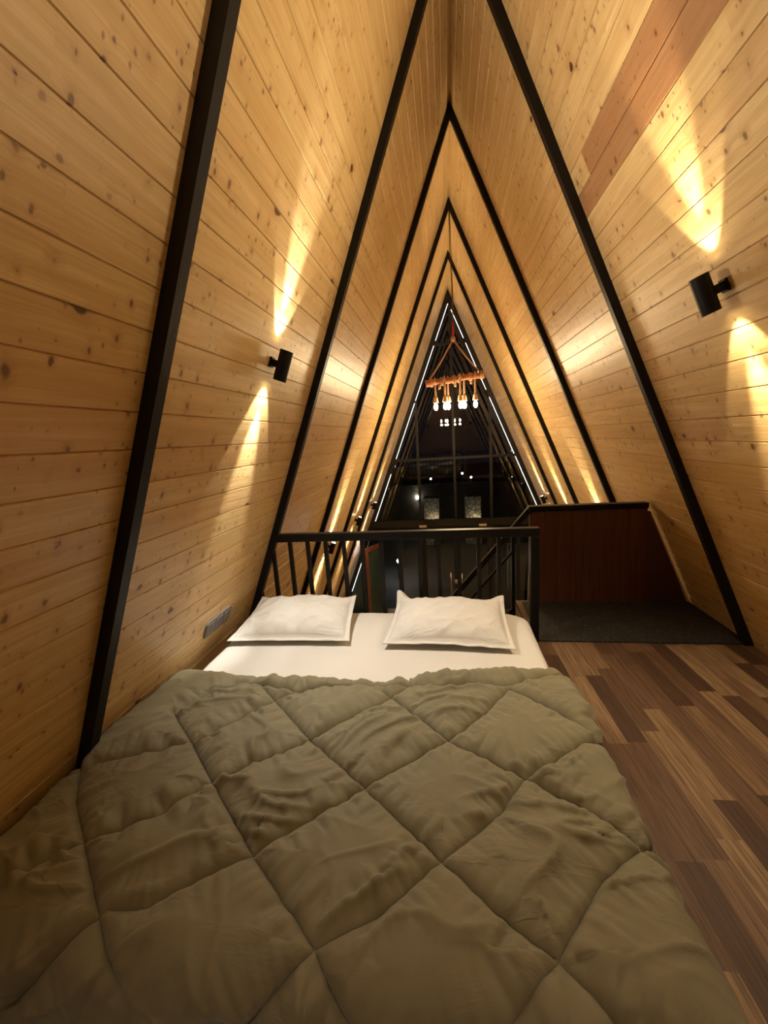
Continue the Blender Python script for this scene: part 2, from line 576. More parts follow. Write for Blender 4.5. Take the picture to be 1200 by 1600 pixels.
# ------------------------------------------------------------------ black A-shaped roof frames
FL = ['behind the camera, out of the picture', 'nearest the camera, its leg rising beside the foot half of the bed',
      'standing in line with the loft railing behind the pillows', 'first one beyond the loft railing',
      'second one beyond the loft railing, seen above the chandelier', 'third one beyond the loft railing, smallest before the glass gable']
RW, RD = 0.046, 0.050
for i, y in enumerate(FRAMES):
    if i == 0: continue
    fr = thing('roof_frame', 'black steel A-shaped roof frame, ' + FL[i], 'roof frame', (0, y, ZG if y > 3.6 else 0), 'A-shaped roof frames')
    zb = ZG if y > 3.0 else 0.002
    for side in (-1, 1):
        s, n = slope_dir(side), inward(side)
        bm = bmesh.new()
        W = WL if side < 0 else WR
        L = math.hypot(H, W)
        a = Vector((side * W, y, 0)) + s * (zb * L / H)
        # the mitre at the ridge: inner edge stops on x = 0
        tmit = RD * abs(n.x) / abs(s.x)
        b_out, b_in = Vector((0, y, H)), Vector((0, y, 0))
        k = (0 - (a + n * RD).x) / s.x
        b_in = a + n * RD + s * k
        ai = a + n * RD
        ai = ai + s * ((zb - ai.z) / s.z)
        prism(bm, [(p.x, y - RW / 2, p.z) for p in (a, b_out, b_in, ai)], (0, RW, 0))
        obj('rafter', bm, M_STEEL, fr)

# ------------------------------------------------------------------ glass gable
gy = YF
win = thing('window_1', None, None, (0, gy, ZG), kind='structure')
bm = bmesh.new()
FWD = 0.11
for side in (-1, 1):
    s, n = slope_dir(side), inward(side)
    W = WL if side < 0 else WR
    L = math.hypot(H, W)
    a = Vector((side * W, gy, 0)) + s * (ZG * L / H)
    ai = a + n * FWD
    ai += s * ((ZG - ai.z) / s.z)
    b_in = ai + s * (-ai.x / s.x)
    prism(bm, [(p.x, gy - 0.06, p.z) for p in (a, Vector((0, gy, H)), b_in, ai)], (0, 0.14, 0))
obj('gable_frame', bm, M_FRAME, win)


def hbeam(z, h, dpt=0.10):
    b = bmesh.new()
    box(b, (xw(z, -1) + .05, gy - dpt / 2, z - h), (xw(z, 1) - .05, gy + dpt / 2, z))
    return b


obj('transom', hbeam(3.42, 0.045, 0.07), M_FRAME, win)
obj('transom', hbeam(1.00, 0.055), M_FRAME, win)
obj('transom', hbeam(-0.42, 0.16, 0.13), M_FRAME, win)
XM = (-0.775, 0.03, 0.825)
for x in XM:
    z1 = H * (1 - abs(x) / (WL if x < 0 else WR)) - 0.15
    bm = bmesh.new()
    box(bm, (x - .028, gy - .035, -0.42), (x + .028, gy + .035, z1))
    obj('mullion', bm, M_FRAME, win)
XL = (-2.72, -2.24, -1.72, -1.33, -0.775, 0.03, 0.825, 1.4, 2.1)
for x in (-2.24, -1.33, -0.775, 0.825, 1.4, 2.1):
    bm = bmesh.new()
    box(bm, (x - .035, gy - .045, ZG + 0.001), (x + .035, gy + .045, -0.57))
    obj('mullion', bm, M_FRAME, win)


def pane(x0, x1, z0, z1, parent=win, mat=None, yy=gy):
    """pane cut to the slope"""
    def cut(z, x):
        lo, hi = xw(z, -1) + 0.14, xw(z, 1) - 0.14
        return min(max(x, lo), hi)
    pts = []
    N = 8
    for k in range(N + 1):
        z = z0 + (z1 - z0) * k / N
        pts.append((cut(z, x0), yy - .004, z))
    for k in range(N, -1, -1):
        z = z0 + (z1 - z0) * k / N
        pts.append((cut(z, x1), yy - .004, z))
    # drop degenerate tail
    q = []
    for p in pts:
        if not q or (Vector(p) - Vector(q[-1])).length > 1e-4: q.append(p)
    if (Vector(q[0]) - Vector(q[-1])).length < 1e-4: q.pop()
    b = bmesh.new()
    prism(b, q, (0, 0.008, 0))
    return obj('pane', b, mat or M_GLASS, parent)


def ztop(x):
    return (H - 0.30) * 1.0 - abs(x) * H / 1.81
for x0, x1 in ((-2.0, -0.80), (-0.75, 0.003), (0.057, 0.80), (0.85, 2.1)):
    pane(x0, x1, -0.42, 0.945)
for x0, x1 in ((-1.6, -0.80), (-0.75, 0.003), (0.057, 0.80), (0.85, 1.6)):
    near = min(abs(x0), abs(x1))
    pane(x0, x1, 1.0, min(3.37, H * (1 - near / 1.81) - 0.38))
pane(-0.5, 0.5, 3.42, 4.0)
for x0, x1 in ((-1.295, -0.81), (0.86, 1.365), (1.435, 2.065), (2.135, 2.7)):
    pane(x0, x1, ZG + .03, -0.58)
pane(-2.68, -2.275, ZG + .03, -0.58, mat=M_DGLASS)

# the pair of glass entrance doors
for i, (x0, x1, hx) in enumerate(((-0.735, 0.022, -0.128), (0.038, 0.785, 0.126))):
    d = thing('door_%d' % (i + 1), None, None, (x0, gy, ZG), kind='structure')
    bm = bmesh.new()
    for lo, hi in (((x0, gy - .025, ZG + .02), (x0 + .06, gy + .025, -0.60)), ((x1 - .06, gy - .025, ZG + .02), (x1, gy + .025, -0.60)),
                   ((x0 + .06, gy - .025, -0.68), (x1 - .06, gy + .025, -0.60)), ((x0 + .06, gy - .025, ZG + .02), (x1 - .06, gy + .025, ZG + .14))):
        box(bm, lo, hi)
    obj('door_frame', bm, M_FRAME, d)
    bm = bmesh.new()
    box(bm, (x0 + .061, gy - .004, ZG + .141), (x1 - .061, gy + .004, -0.681))
    obj('pane', bm, M_GLASS, d)
    bm = bmesh.new()
    zt, zb = (-1.68, -2.26) if i == 0 else (-1.71, -2.2)
    tube(bm, [(hx, gy - .03, zb + .06), (hx, gy - .075, zb + .06)], 0.008)
    tube(bm, [(hx, gy - .03, zt - .06), (hx, gy - .075, zt - .06)], 0.008)
    tube(bm, [(hx, gy - .08, zb), (hx, gy - .08, zt)], 0.014, 12)
    tag(obj('pull_handle', bm, flat('brushed_steel', (0.55, 0.47, 0.38), 0.3, 1.0), d, True), 'brushed steel pull handle')
    bm = bmesh.new()
    bx = -0.73 if i == 0 else 0.62
    box(bm, (bx - .085, gy - .075, -0.59), (bx + .085, gy - .066, -0.535), 0.003)
    tag(obj('top_plate', bm, flat('pale_plate', (0.55, 0.45, 0.38), 0.5), d), 'small pale plate above the door')
    if i == 0:
        bm = bmesh.new()
        lathe(bm, [(0, -.01), (.05, -.01), (.055, .0), (.05, .015), (.02, .03), (0, .03)], (-0.005, gy - .04, -1.92), (0, -1, 0), 20)
        tag(obj('door_lock', bm, flat('aged_brass', (0.55, 0.42, 0.25), 0.3, 1.0), d, True), 'round brass door lock')

# open side door with a red-brown wooden frame
d3 = thing('door_3', None, None, (-1.72, 9.18, ZG), kind='structure')
A = Vector((-1.72, 9.17, 0))
B = Vector((-2.02, 8.55, 0))
dirv = (B - A)
wd = dirv.length
dirv.normalize()
nrm = Vector((-dirv.y, dirv.x, 0))
bm = bmesh.new()
for u0, u1, z0, z1 in ((0, .09, ZG + .02, -0.9), (wd - .09, wd, ZG + .02, -0.9), (.09, wd - .09, -1.0, -0.9), (.09, wd - .09, ZG + .02, ZG + .16)):
    prism(bm, [A + dirv * u0 + Vector((0, 0, z0)), A + dirv * u1 + Vector((0, 0, z0)), A + dirv * u1 + Vector((0, 0, z1)), A + dirv * u0 + Vector((0, 0, z1))], nrm * 0.04)
obj('door_frame', bm, flat('red_brown_door_wood', (0.15, 0.045, 0.02), 0.4), d3)
bm = bmesh.new()
prism(bm, [A + dirv * u + Vector((0, 0, z)) + nrm * .016 for u, z in ((.09, ZG + .16), (wd - .09, ZG + .16), (wd - .09, -1.0), (.09, -1.0))], nrm * 0.008)
obj('pane', bm, M_DGLASS, d3)
bm = bmesh.new()
p = A + dirv * .045 + Vector((0, 0, -1.85)) - nrm * 0.001
box(bm, (-.02, -.004, -.10), (.02, .004, .10), 0.003, Matrix.Translation(p) @ Matrix.Rotation(math.atan2(dirv.y, dirv.x), 4, 'Z'))
tube(bm, [p, p - nrm * .05, p - nrm * .05 + dirv * .10], 0.008)
obj('door_handle', bm, bpy.data.materials['brushed_steel'], d3)

# LED strips up the gable
M_LED = emit('led_white', (1.0, 0.95, 0.86), 0.55)
def led(side, z0, z1, label):
    s, n = slope_dir(side), inward(side)
    W = WL if side < 0 else WR
    base = Vector((side * W, gy - 0.072, 0))
    L = math.hypot(H, W)
    a = base + s * (z0 * L / H) + n * 0.105
    b = base + s * (z1 * L / H) + n * 0.105
    bm = bmesh.new()
    bar(bm, a, b, 0.012, 0.011, side=(0, 1, 0))
    o = obj('led_strip', bm, M_LED)
    tag(o, label, 'LED strip light', 'white LED strips up the glass gable')
led(-1, 3.50, 4.20, 'thin white LED strip, topmost on the left edge of the glass gable')
led(-1, 2.30, 3.40, 'thin white LED strip on the left gable edge, second from the top')
led(-1, 1.06, 2.25, 'thin white LED strip on the left gable edge, ending just above the crossbar')
led(-1, -0.36, 0.72, 'thin white LED strip on the left gable edge, just above the railing')
led(-1, -0.80, -0.60, 'very short white LED strip on the left gable edge, right over the handrail')
led(-1, -2.10, -1.15, 'thin white LED strip on the left gable edge, lowest, seen between balusters')
led(1, 3.50, 4.08, 'thin white LED strip, topmost on the right edge of the glass gable')
led(1, 2.42, 3.40, 'thin white LED strip on the right gable edge, ending at the log of the chandelier')
led(1, 1.04, 2.26, 'thin white LED strip on the right gable edge, below the chandelier log')
led(1, -0.40, 0.98, 'thin white LED strip on the right gable edge, lowest, running down to the partition')

# ------------------------------------------------------------------ lamps
def spot(name, loc, direction, watts, angle, blend, col, parent, size=0.012):
    ld = bpy.data.lights.new(name, 'SPOT')
    ld.energy = watts
    ld.spot_size = math.radians(angle)
    ld.spot_blend = blend
    ld.color = col
    ld.shadow_soft_size = size
    o = bpy.data.objects.new(name, ld)
    COL.objects.link(o)
    o.location = loc
    o.rotation_euler = Vector(direction).to_track_quat('-Z', 'Y').to_euler()
    o.parent = parent
    bpy.context.view_layer.update()
    o.matrix_parent_inverse = parent.matrix_world.inverted()
    return o


M_LENS = emit('lamp_lens', (1.0, 0.9, 0.6), 14.0)


def sconce(side, y, z, label, col, pn, pw, group, rec=.022, down=1.0, length=0.155, rad=0.034, gap=0.075, lens=M_LENS):
    s, n = slope_dir(side), inward(side)
    W = WL if side < 0 else WR
    base = Vector((xw(z, side), y, z))
    root = thing('wall_sconce', label, 'wall lamp', base, group)
    c = base + n * gap
    bm = bmesh.new()
    t = 0.0035
    lathe(bm, [(rad, -length / 2), (rad, length / 2), (rad - t, length / 2), (rad - t, length / 2 - rec), (0.0, length / 2 - rec)], c, s, 32)
    lathe(bm, [(rad, -length / 2), (rad - t, -length / 2), (rad - t, -length / 2 + rec), (0.0, -length / 2 + rec)], c, s, 32)
    bmesh.ops.remove_doubles(bm, verts=bm.verts[:], dist=1e-5)
    body = obj('lamp_body', bm, M_LAMP, root, True)
    md = body.modifiers.new('edge', 'EDGE_SPLIT')
    md.split_angle = math.radians(40)
    bm = bmesh.new()
    # wall plate and short arm
    M = Matrix(((0, s.x, n.x, base.x), (1, s.y, n.y, base.y), (0, s.z, n.z, base.z), (0, 0, 0, 1)))
    box(bm, (-.022, -.026, 0.001), (.022, .026, .012), 0.003, M)
    box(bm, (-.016, -.018, .012), (.016, .018, gap - rad + .003), 0.002, M)
    obj('mounting_bracket', bm, M_LAMP, root)
    bm = bmesh.new()
    lathe(bm, [(0, 0), (.0035, .001), (.003, .003), (0, .004)], base + n * .012 + s * .0 + Vector((0, -.0, 0)) - s * .0 + Vector((0, .0, 0)), n, 10)
    bm.free()
    for sg in (1, -1):
        d = s * sg
        bm = bmesh.new()
        lathe(bm, [(0, .0005), (rad - .012, .0005), (rad - .012, .003), (0, .005)], c + d * (length / 2 - rec), d, 20)
        obj('lens', bm, lens, root, True)
        p = c + d * (length / 2 - min(.008, rec - .006))
        spot('beam', p, d * 1.0 - n * 0.22, pn * .55, 64, 0.22, col, root)
        spot('core', p, d * 1.0 - n * 0.10, pn * 4.2, 31, 0.8, col, root)
        spot('glow', p, d * 1.0 + n * 0.75, pw * (1 if sg > 0 else down), 100, 1.0, col, root, 0.02)
    return root


sconce(-1, 2.105, 1.925, 'black cylinder wall lamp shining up and down, on the left wall above the bed', COOL, P_NARROW, P_WIDE, 'up and down wall lamps of the loft', gap=0.070)
sconce(1, 1.957, 2.020, 'black cylinder wall lamp shining up and down, on the right wall above the floor', WARM, P_NARROW, P_WIDE, 'up and down wall lamps of the loft', gap=0.080)
for side, nm in ((-1, 'left'), (1, 'right')):  # unseen pair of sconces, added as fill to brighten the near walls
    sconce(side, -0.45, 1.95, 'added fill lamp shaped as a black cylinder, high on the %s wall behind the camera' % nm, COOL, P_NARROW * .1, P_WIDE * 1.9, 'added fill lamps behind the camera', down=.22)
wh = {4.98: 'nearest the railing', 6.66: 'middle of the row beyond the railing', 8.2: 'nearest the glass gable'}
for side, nm in ((-1, 'left'), (1, 'right')):
    for y in (4.98, 6.66, 8.2):
        sconce(side, y, 0.16, 'black wall lamp low on the %s wall, %s' % (nm, wh[y]), WARM, P_LOW_NARROW, P_LOW_WIDE, 'low wall lamps beyond the railing', rec=.007)

# ------------------------------------------------------------------ chandelier
cy = 5.92
ch = thing('chandelier', 'rustic chandelier of six rope-hung bulbs under a log', 'chandelier', (0, cy, 4.38))
M_LOG = flat('brown_log_wood', (0.42, 0.15, 0.055), 0.5, 0, 0.004, 18)
M_ROPE = flat('jute_rope', (0.50, 0.30, 0.17), 0.85, 0, 0.004, 120)
M_BULB = emit('bulb_glow', (1.0, 0.84, 0.58), 14.0)
P0, P1 = Vector((-0.387, cy, 2.205)), Vector((0.414, cy, 2.268))
bm = bmesh.new()
pts, rr = [], []
for k in range(25):
    f = k / 24
    pts.append(P0.lerp(P1, f) + Vector((0, math.sin(f * 7) * .004, math.sin(f * 11) * .004)))
    rr.append(0.040 + 0.003 * math.sin(f * 17) + (0.006 if k in (0, 1, 23, 24) else 0))
tube(bm, pts, rr, 14)
obj('log', bm, M_LOG, ch, True)
def logpt(x): return P0.lerp(P1, (x - P0.x) / (P1.x - P0.x))
bulbs = [(-0.257, -.0), (-0.125, -.035), (-0.080, .03), (0.082, -.035), (0.139, .03), (0.287, -.0)]
for x in (-0.33, -0.19, -0.02, 0.05, 0.20, 0.35):     # rope wound round the log
    c = logpt(x)
    bm = bmesh.new()
    for j in range(2):
        pp = []
        for k in range(16):
            a = 2 * math.pi * k / 16
            pp.append(c + Vector((j * .022 + .02 * math.sin(a * .5), math.cos(a) * .050, math.sin(a) * .050)))
        tube(bm, pp, 0.009, 6, closed=True)
    obj('rope_winding', bm, M_ROPE, ch, True)
for x in (-0.20, 0.02, 0.235):
    bm = bmesh.new()
    c = logpt(x)
    lathe(bm, [(0, 0), (.018, 0), (.018, .07), (.012, .08), (0, .08)], c - Vector((0, .0, .02)), (0, 0, -1), 12)
    obj('wooden_peg', bm, M_ROPE, ch, True)
for x, dy in bulbs:
    c = logpt(x) + Vector((0, dy, 0))
    zt = 2.02
    bm = bmesh.new()
    loop = [c + Vector((0, -.052 * math.cos(a), .052 * math.sin(a) + .004)) for a in np.linspace(-.3, math.pi + .3, 12)]
    tube(bm, loop, 0.010, 6)
    n = 16
    cord = [Vector((x + .003 * math.sin(k * 2.1), cy + dy, c.z - .03 - (c.z - .03 - zt) * k / n)) for k in range(n + 1)]
    tube(bm, cord, [0.0125 + .0015 * math.sin(k * 3.0) for k in range(n + 1)], 8)
    co_ = obj('hanging_rope', bm, M_ROPE, ch, True)
    bm = bmesh.new()
    prof = [(0, .0)]
    for k in range(9):
        prof.append((.024 + .014 * k / 8 + .003 * (k % 2), -.008 - .010 * k))
    prof.append((0.0, -.094))
    lathe(bm, prof, (x, cy + dy, zt + .006), (0, 0, 1), 16)
    obj('rope_socket', bm, M_ROPE, co_, True)
    bm = bmesh.new()
    zb = zt - .082
    lathe(bm, [(0, 0), (.014, 0), (.017, -.014), (.025, -.036), (.028, -.056), (.024, -.080), (.013, -.096), (0, -.102)], (x, cy + dy, zb), (0, 0, 1), 20)
    obj('light_bulb', bm, M_BULB, co_, True)
    ld = bpy.data.lights.new('bulb_light', 'POINT')
    ld.energy = P_BULB
    ld.color = (1.0, 0.72, 0.38)
    ld.shadow_soft_size = 0.035
    lo = bpy.data.objects.new('bulb_light', ld)
    COL.objects.link(lo)
    lo.location = (x, cy + dy, zb - .16)
    lo.parent = ch
    bpy.context.view_layer.update()
    lo.matrix_parent_inverse = ch.matrix_world.inverted()
K = Vector((0.008, cy, 2.76))
for x in (-0.34, 0.36):
    bm = bmesh.new()
    tube(bm, [K, K.lerp(logpt(x), .5) + Vector((0, 0, -.006)), logpt(x) + Vector((0, 0, .03))], 0.011, 8)
    obj('suspension_rope', bm, M_ROPE, ch, True)
bm = bmesh.new()
lathe(bm, [(0, -.04), (.025, -.03), (.034, 0), (.025, .03), (0, .04)], K, (0, 0, 1), 12)
obj('rope_knot', bm, M_ROPE, ch, True)
bm = bmesh.new()
tube(bm, [K, K + Vector((.004, 0, .10)), K + Vector((0, 0, .22))], 0.014, 8)
tag(obj('red_rope', bm, flat('red_cord', (0.42, 0.03, 0.035), 0.8), ch, True), 'red rope tie')
bm = bmesh.new()
tube(bm, [K + Vector((0, 0, .2)), (0.012, cy, 3.4), (0.0, cy, 3.9), (0.004, cy, 4.40)], 0.006, 6)
tube(bm, [K + Vector((0.01, 0, .2)), (0.022, cy, 3.3), (0.018, cy, 3.8), (0.010, cy, 4.38)], 0.004, 6)
obj('ceiling_cord', bm, flat('brown_flex', (0.10, 0.05, 0.025), 0.7), ch, True)

# ------------------------------------------------------------------ loft railing
ry = 2.83
rail = thing('loft_railing', 'black steel loft railing with square balusters behind the bed', 'railing', (-0.5, ry, 0))
PX = 0.447
bm = bmesh.new()
box(bm, (-1.452, ry - .028, 0.778), (PX + .029, ry + .028, 0.838), 0.004)
obj('handrail', bm, M_SATIN, rail)
bm = bmesh.new()
box(bm, (PX - .028, ry - .027, 0.001), (PX + .028, ry + .027, 0.7775), 0.003)
obj('post', bm, M_SATIN, rail)
bx0 = -1.455
bm_x = [-1.597] + [-1.46 + .139 * k for k in range(13)]
for x in bm_x:
    z1 = 0.777
    z1 = min(z1, H * (1 - (abs(x) + .03) / WL) - .0) if x < -1.5 else z1
    bm = bmesh.new()
    box(bm, (x - .0135, ry - .0135, 0.001), (x + .0135, ry + .0135, z1))
    obj('baluster', bm, M_SATIN, rail)

# ------------------------------------------------------------------ landing partition, carpet, stairs
part = thing('partition', 'red-brown boarded half-height partition with a black cap beside the stair landing', 'partition', (1.0, 3.53, 0))
zt = 0.815
bm = bmesh.new()
box(bm, (0.545, 3.512, 0.001), (1.462, 3.545, zt))
obj('board', bm, M_RED, part)
bm = bmesh.new()
prism(bm, [(1.464, 3.516, 0.001), (xw(0, 1) - .03, 3.516, 0.001), (xw(zt, 1) - .012, 3.516, zt - .03), (1.464, 3.516, zt - .03)], (0, 0.028, 0))
tag(obj('end_board', bm, flat('dark_end_board', (0.06, 0.022, 0.012), 0.45), part), 'darker triangular end board by the slope')
bm = bmesh.new()
box(bm, (0.535, 3.490, zt + .001), (1.462, 3.565, zt + .046), 0.004)
obj('cap_rail', bm, M_SATIN, part)
bm = bmesh.new()
prism(bm, [(xw(0, 1) - .028, 3.512, .002), (xw(0, 1) - .010, 3.512, .002), (xw(zt, 1) - .002, 3.512, zt - .05), (xw(zt, 1) - .010, 3.512, zt - .05)], (0, .006, 0))
tag(obj('edge_strip', bm, flat('pale_edge_strip', (0.45, 0.30, 0.16), 0.5), part), 'pale ragged strip along the slope')

bm = bmesh.new()
prism(bm, [(0.482, 2.815, .001), (xw(0, 1) - .02, 2.815, .001), (xw(0, 1) - .02, 3.508, .001), (0.482, 3.508, .001)], (0, 0, .010))
tag(obj('carpet', bm, M_CARPET), 'dark speckled carpet on the landing in front of the red-brown partition', 'carpet')

st = thing('staircase', 'dark staircase descending left behind the loft railing, with a sloping black handrail', 'staircase', (-0.6, 3.2, ZG))
NS = 11
rise, going = -ZG / (NS + 1), 0.205
M_TREAD = flat('dark_tread', (0.06, 0.045, 0.032), 0.5)
for k in range(NS):
    z = -rise * (k + 1)
    x1 = LX - going * k + .02
    bm = bmesh.new()
    box(bm, (x1 - going - .03, 2.93, z - .035), (x1 - .025, 3.50, z), 0.004)
    obj('tread', bm, M_TREAD, st)
for y in (2.905, 3.515):
    bm = bmesh.new()
    xa, za = LX - .01, -0.14
    xb = LX - going * NS - .03
    prism(bm, [(xa, y - .012, za + .12), (xa, y - .012, za - .10), (xb + .1, y - .012, ZG + .01), (xb - .06, y - .012, ZG + .01), (xb - .06, y - .012, ZG + .13)], (0, .024, 0))
    obj('stringer', bm, M_SATIN, st)
sr = st
dz = 1.19
def srp(x, o=0.0): return Vector((x, 3.53, 0.845 - (0.56 - x) * dz + o))
bm = bmesh.new()
bar(bm, srp(0.56), srp(-1.75), 0.045, 0.045, side=(0, 1, 0), bevel=.003)
obj('stair_handrail', bm, M_SATIN, sr)
for o_ in (-0.20,):
    bm = bmesh.new()
    bar(bm, srp(0.42, o_), srp(-1.65, o_), 0.02, 0.02, side=(0, 1, 0))
    obj('lower_rail', bm, M_SATIN, sr)
for x in (0.41, -0.35, -1.1, -1.7):
    bm = bmesh.new()
    zfoot = max(ZG, -rise - (LX - x) / going * rise)
    box(bm, (x - .014, 3.516, zfoot), (x + .014, 3.544, srp(x).z - .03))
    obj('post', bm, M_SATIN, sr)

# ------------------------------------------------------------------ wall socket plate
n, s = inward(-1), slope_dir(-1)
p0 = Vector((xw(0.412, -1), 2.245, 0.412))
sock = thing('wall_socket', 'grey rounded socket plate with switch on the left wall beside the pillow', 'wall socket', p0)
M = Matrix(((0, s.x, n.x, p0.x), (1, s.y, n.y, p0.y), (0, s.z, n.z, p0.z), (0, 0, 0, 1)))
bm = bmesh.new()
box(bm, (-.145, -.056, .0005), (.145, .056, .011), 0.0, M)
bm.edges.ensure_lookup_table()
ed = [e for e in bm.edges if abs((e.verts[0].co - e.verts[1].co).normalized().dot(n)) > .9]
bmesh.ops.bevel(bm, geom=ed, offset=.022, segments=5, affect='EDGES', profile=.5)
obj('face_plate', bm, flat('grey_socket_plastic', (0.13, 0.12, 0.115), 0.35), sock)
M_SOCK = flat('grey_insert', (0.17, 0.155, 0.145), 0.35)
M_HOLE = flat('socket_hole', (0.01, 0.01, 0.015), 0.5)
for i, c0 in enumerate((-0.095, 0.0)):
    bm = bmesh.new()
    box(bm, (c0 - .040, -.040, .011), (c0 + .040, .040, .0135), 0.001, M)
    so = obj('socket', bm, M_SOCK, sock)
    bm = bmesh.new()
    for hx, hy, r in ((0, .016, .006), (-.011, -.008, .0045), (.011, -.008, .0045)):
        q = M @ Vector((c0 + hx, hy, .0135))
        lathe(bm, [(0, 0), (r, 0), (r, .0006), (0, .0006)], q, n, 12)
    obj('pin_holes', bm, M_HOLE, so)
bm = bmesh.new()
box(bm, (.055, -.040, .011), (.090, .040, .015), 0.002, M)
obj('switch', bm, M_SOCK, sock)
bm = bmesh.new()
box(bm, (.094, -.040, .011), (.129, .040, .015), 0.002, M)
obj('switch', bm, M_SOCK, sock)

# ------------------------------------------------------------------ bed
MX0, MX1, MY0, MY1, MZ = -1.60, 0.385, 0.70, 2.775, 0.25


def rounded_slab(x0, x1, y0, y1, z0, z1, r, wob=None, shell=False):
    """closed slab with rolled top edges and rounded corners in plan"""
    bm = bmesh.new()
    def cornered(x, y, rc):
        # pull a rectangle's corner in to a radius
        cx_ = min(max(x, x0 + rc), x1 - rc)
        cy_ = min(max(y, y0 + rc), y1 - rc)
        d = Vector((x - cx_, y - cy_))
        m = max(abs(d.x), abs(d.y))
        if d.length > 1e-9 and abs(d.x) > 1e-9 and abs(d.y) > 1e-9:
            d = d.normalized() * m
        return cx_ + d.x, cy_ + d.y
    rings = []
    m = 160
    per = []
    for k in range(m):
        f = k / m * 4
        e, g = int(f), f - int(f)
        per.append([(x0 + (x1 - x0) * g, y0), (x1, y0 + (y1 - y0) * g), (x1 - (x1 - x0) * g, y1), (x0, y1 - (y1 - y0) * g)][e])
    def ring(inset, z):
        out = []
        for x, y in per:
            xx, yy = cornered(x, y, 0.13)
            cx_, cy_ = (x0 + x1) / 2, (y0 + y1) / 2
            sx = 1 - inset / ((x1 - x0) / 2)
            sy = 1 - inset / ((y1 - y0) / 2)
            X, Y = cx_ + (xx - cx_) * sx, cy_ + (yy - cy_) * sy
            dz_ = wob(X, Y) if (wob and z > z0 + .05) else 0
            out.append(bm.verts.new((X, Y, z + dz_)))
        return out
    rings.append(ring(0.01, z0))
    rings.append(ring(0.0, z0 + .02))
    for a in np.linspace(0, math.pi / 2, 8):
        rings.append(ring(r * (1 - math.cos(a)), z1 - r + r * math.sin(a)))
    for i in np.linspace(r, (x1 - x0) / 2 - 0.02, 26)[1:]:
        rings.append(ring(i, z1))
    for A, B in zip(rings, rings[1:]):
        for k in range(m):
            bm.faces.new([A[k], A[(k + 1) % m], B[(k + 1) % m], B[k]])
    bm.faces.new(rings[-1])
    if not shell: bm.faces.new(rings[0][::-1])
    return bm


bm = rounded_slab(MX0 + .01, MX1 - .01, MY0 + .01, MY1 - .01, 0.002, MZ - .012, 0.06)
tag(obj('mattress', bm, flat('mattress_ticking', (0.55, 0.52, 0.47), 0.85, 0, 0.002, 200), None, True),
    'thick mattress lying on the loft floor under the white sheet', 'mattress')


def sheet_wob(x, y):
    w = 0.004 * noise.noise(Vector((x * 3, y * 3, 1)))
    w += 0.0035 * (1 - abs(noise.noise(Vector((x * 2.5 + y, y * 16 - x * 3, 4))))) ** 6
    if x > 0.15: w += 0.006 * noise.noise(Vector((x * 22 + y * 6, y * 4, 2))) * min(1, (x - .15) / .1)
    return w


bm = rounded_slab(MX0, MX1, MY0, MY1, 0.004, MZ, 0.065, wob=sheet_wob, shell=True)
sheet = obj('bed_sheet', bm, M_WHITE, None, True)
md = sheet.modifiers.new('thick', 'SOLIDIFY'); md.thickness = 0.002; md.offset = -1
tag(sheet, 'white finely striped bed sheet stretched over the mattress', 'bed sheet')

# --- quilt: seams measured on the bed top
SE = dict(
    s0=[(-1.60, 1.20), (-1.45, 1.029), (-1.297, 0.907), (-1.083, 0.737), (-0.86, 0.56), (-.6, .3)],
    s1=[(-1.418, 1.508), (-1.21, 1.333), (-1.01, 1.155), (-0.738, 0.922), (-0.481, 0.725), (-0.30, 0.56), (0.0, 0.3)],
    s2=[(-1.087, 1.733), (-0.90, 1.56), (-0.717, 1.388), (-0.45, 1.182), (-0.183, 0.959), (-0.047, 0.845), (0.083, 0.765), (0.30, 0.58), (.6, .3)],
    s3=[(-0.463, 1.718), (-0.162, 1.43), (0.101, 1.269), (0.297, 1.142), (0.378, 1.055), (0.55, 0.92), (0.8, 0.70)],
    s4=[(0.121, 1.777), (0.297, 1.632), (0.42, 1.50), (0.8, 1.2)],
    t0=[(-1.75, 0.86), (-1.66, 1.02), (-1.52, 1.20), (-1.21, 1.333), (-0.962, 1.639), (-0.80, 1.74), (-.637, 1.765)],
    t1=[(-1.62, 0.55), (-1.432, 0.763), (-1.297, 0.907), (-1.124, 1.011), (-1.01, 1.155), (-0.717, 1.388), (-0.452, 1.648), (-0.345, 1.775)],
    t2=[(-1.25, 0.55), (-1.06, 0.745), (-0.966, 0.765), (-0.738, 0.922), (-0.45, 1.182), (-0.162, 1.43), (0.0, 1.60), (0.121, 1.777)],
    t3=[(-0.70, 0.50), (-0.588, 0.635), (-0.481, 0.725), (-0.327, 0.817), (-0.183, 0.959), (-0.005, 1.114), (0.101, 1.269), (0.374, 1.471), (0.8, 1.8)],
    t4=[(-0.25, 0.45), (-0.114, 0.60), (0.083, 0.765), (0.237, 0.944), (0.378, 1.055), (0.5, 1.15), (0.8, 1.4)],
    ed=[(-1.402, 1.51), (-1.33, 1.66), (-1.20, 1.735), (-1.07, 1.74), (-0.9, 1.70), (-0.637, 1.765), (-0.345, 1.775), (-0.3, 1.765), (0.0, 1.80), (0.121, 1.80), (0.25, 1.87), (0.42, 1.93), (0.8, 1.95)],
)
segs = []
SE = {k: [(CX + (x - CX) * 1.018, y * 1.018) for x, y in pl] for k, pl in SE.items()}
for k, pl in SE.items():
    acc = 0
    for a, b in zip(pl, pl[1:]):
        L = math.hypot(b[0] - a[0], b[1] - a[1])
        segs.append((a[0], a[1], b[0], b[1], acc, L, hash(k[0]) % 2, {'s': 0, 't': 40, 'e': 80}[k[0]] + (int(k[1]) if k[1].isdigit() else 9) * 5))
        acc += L
S = np.array([s_[:6] for s_ in segs])
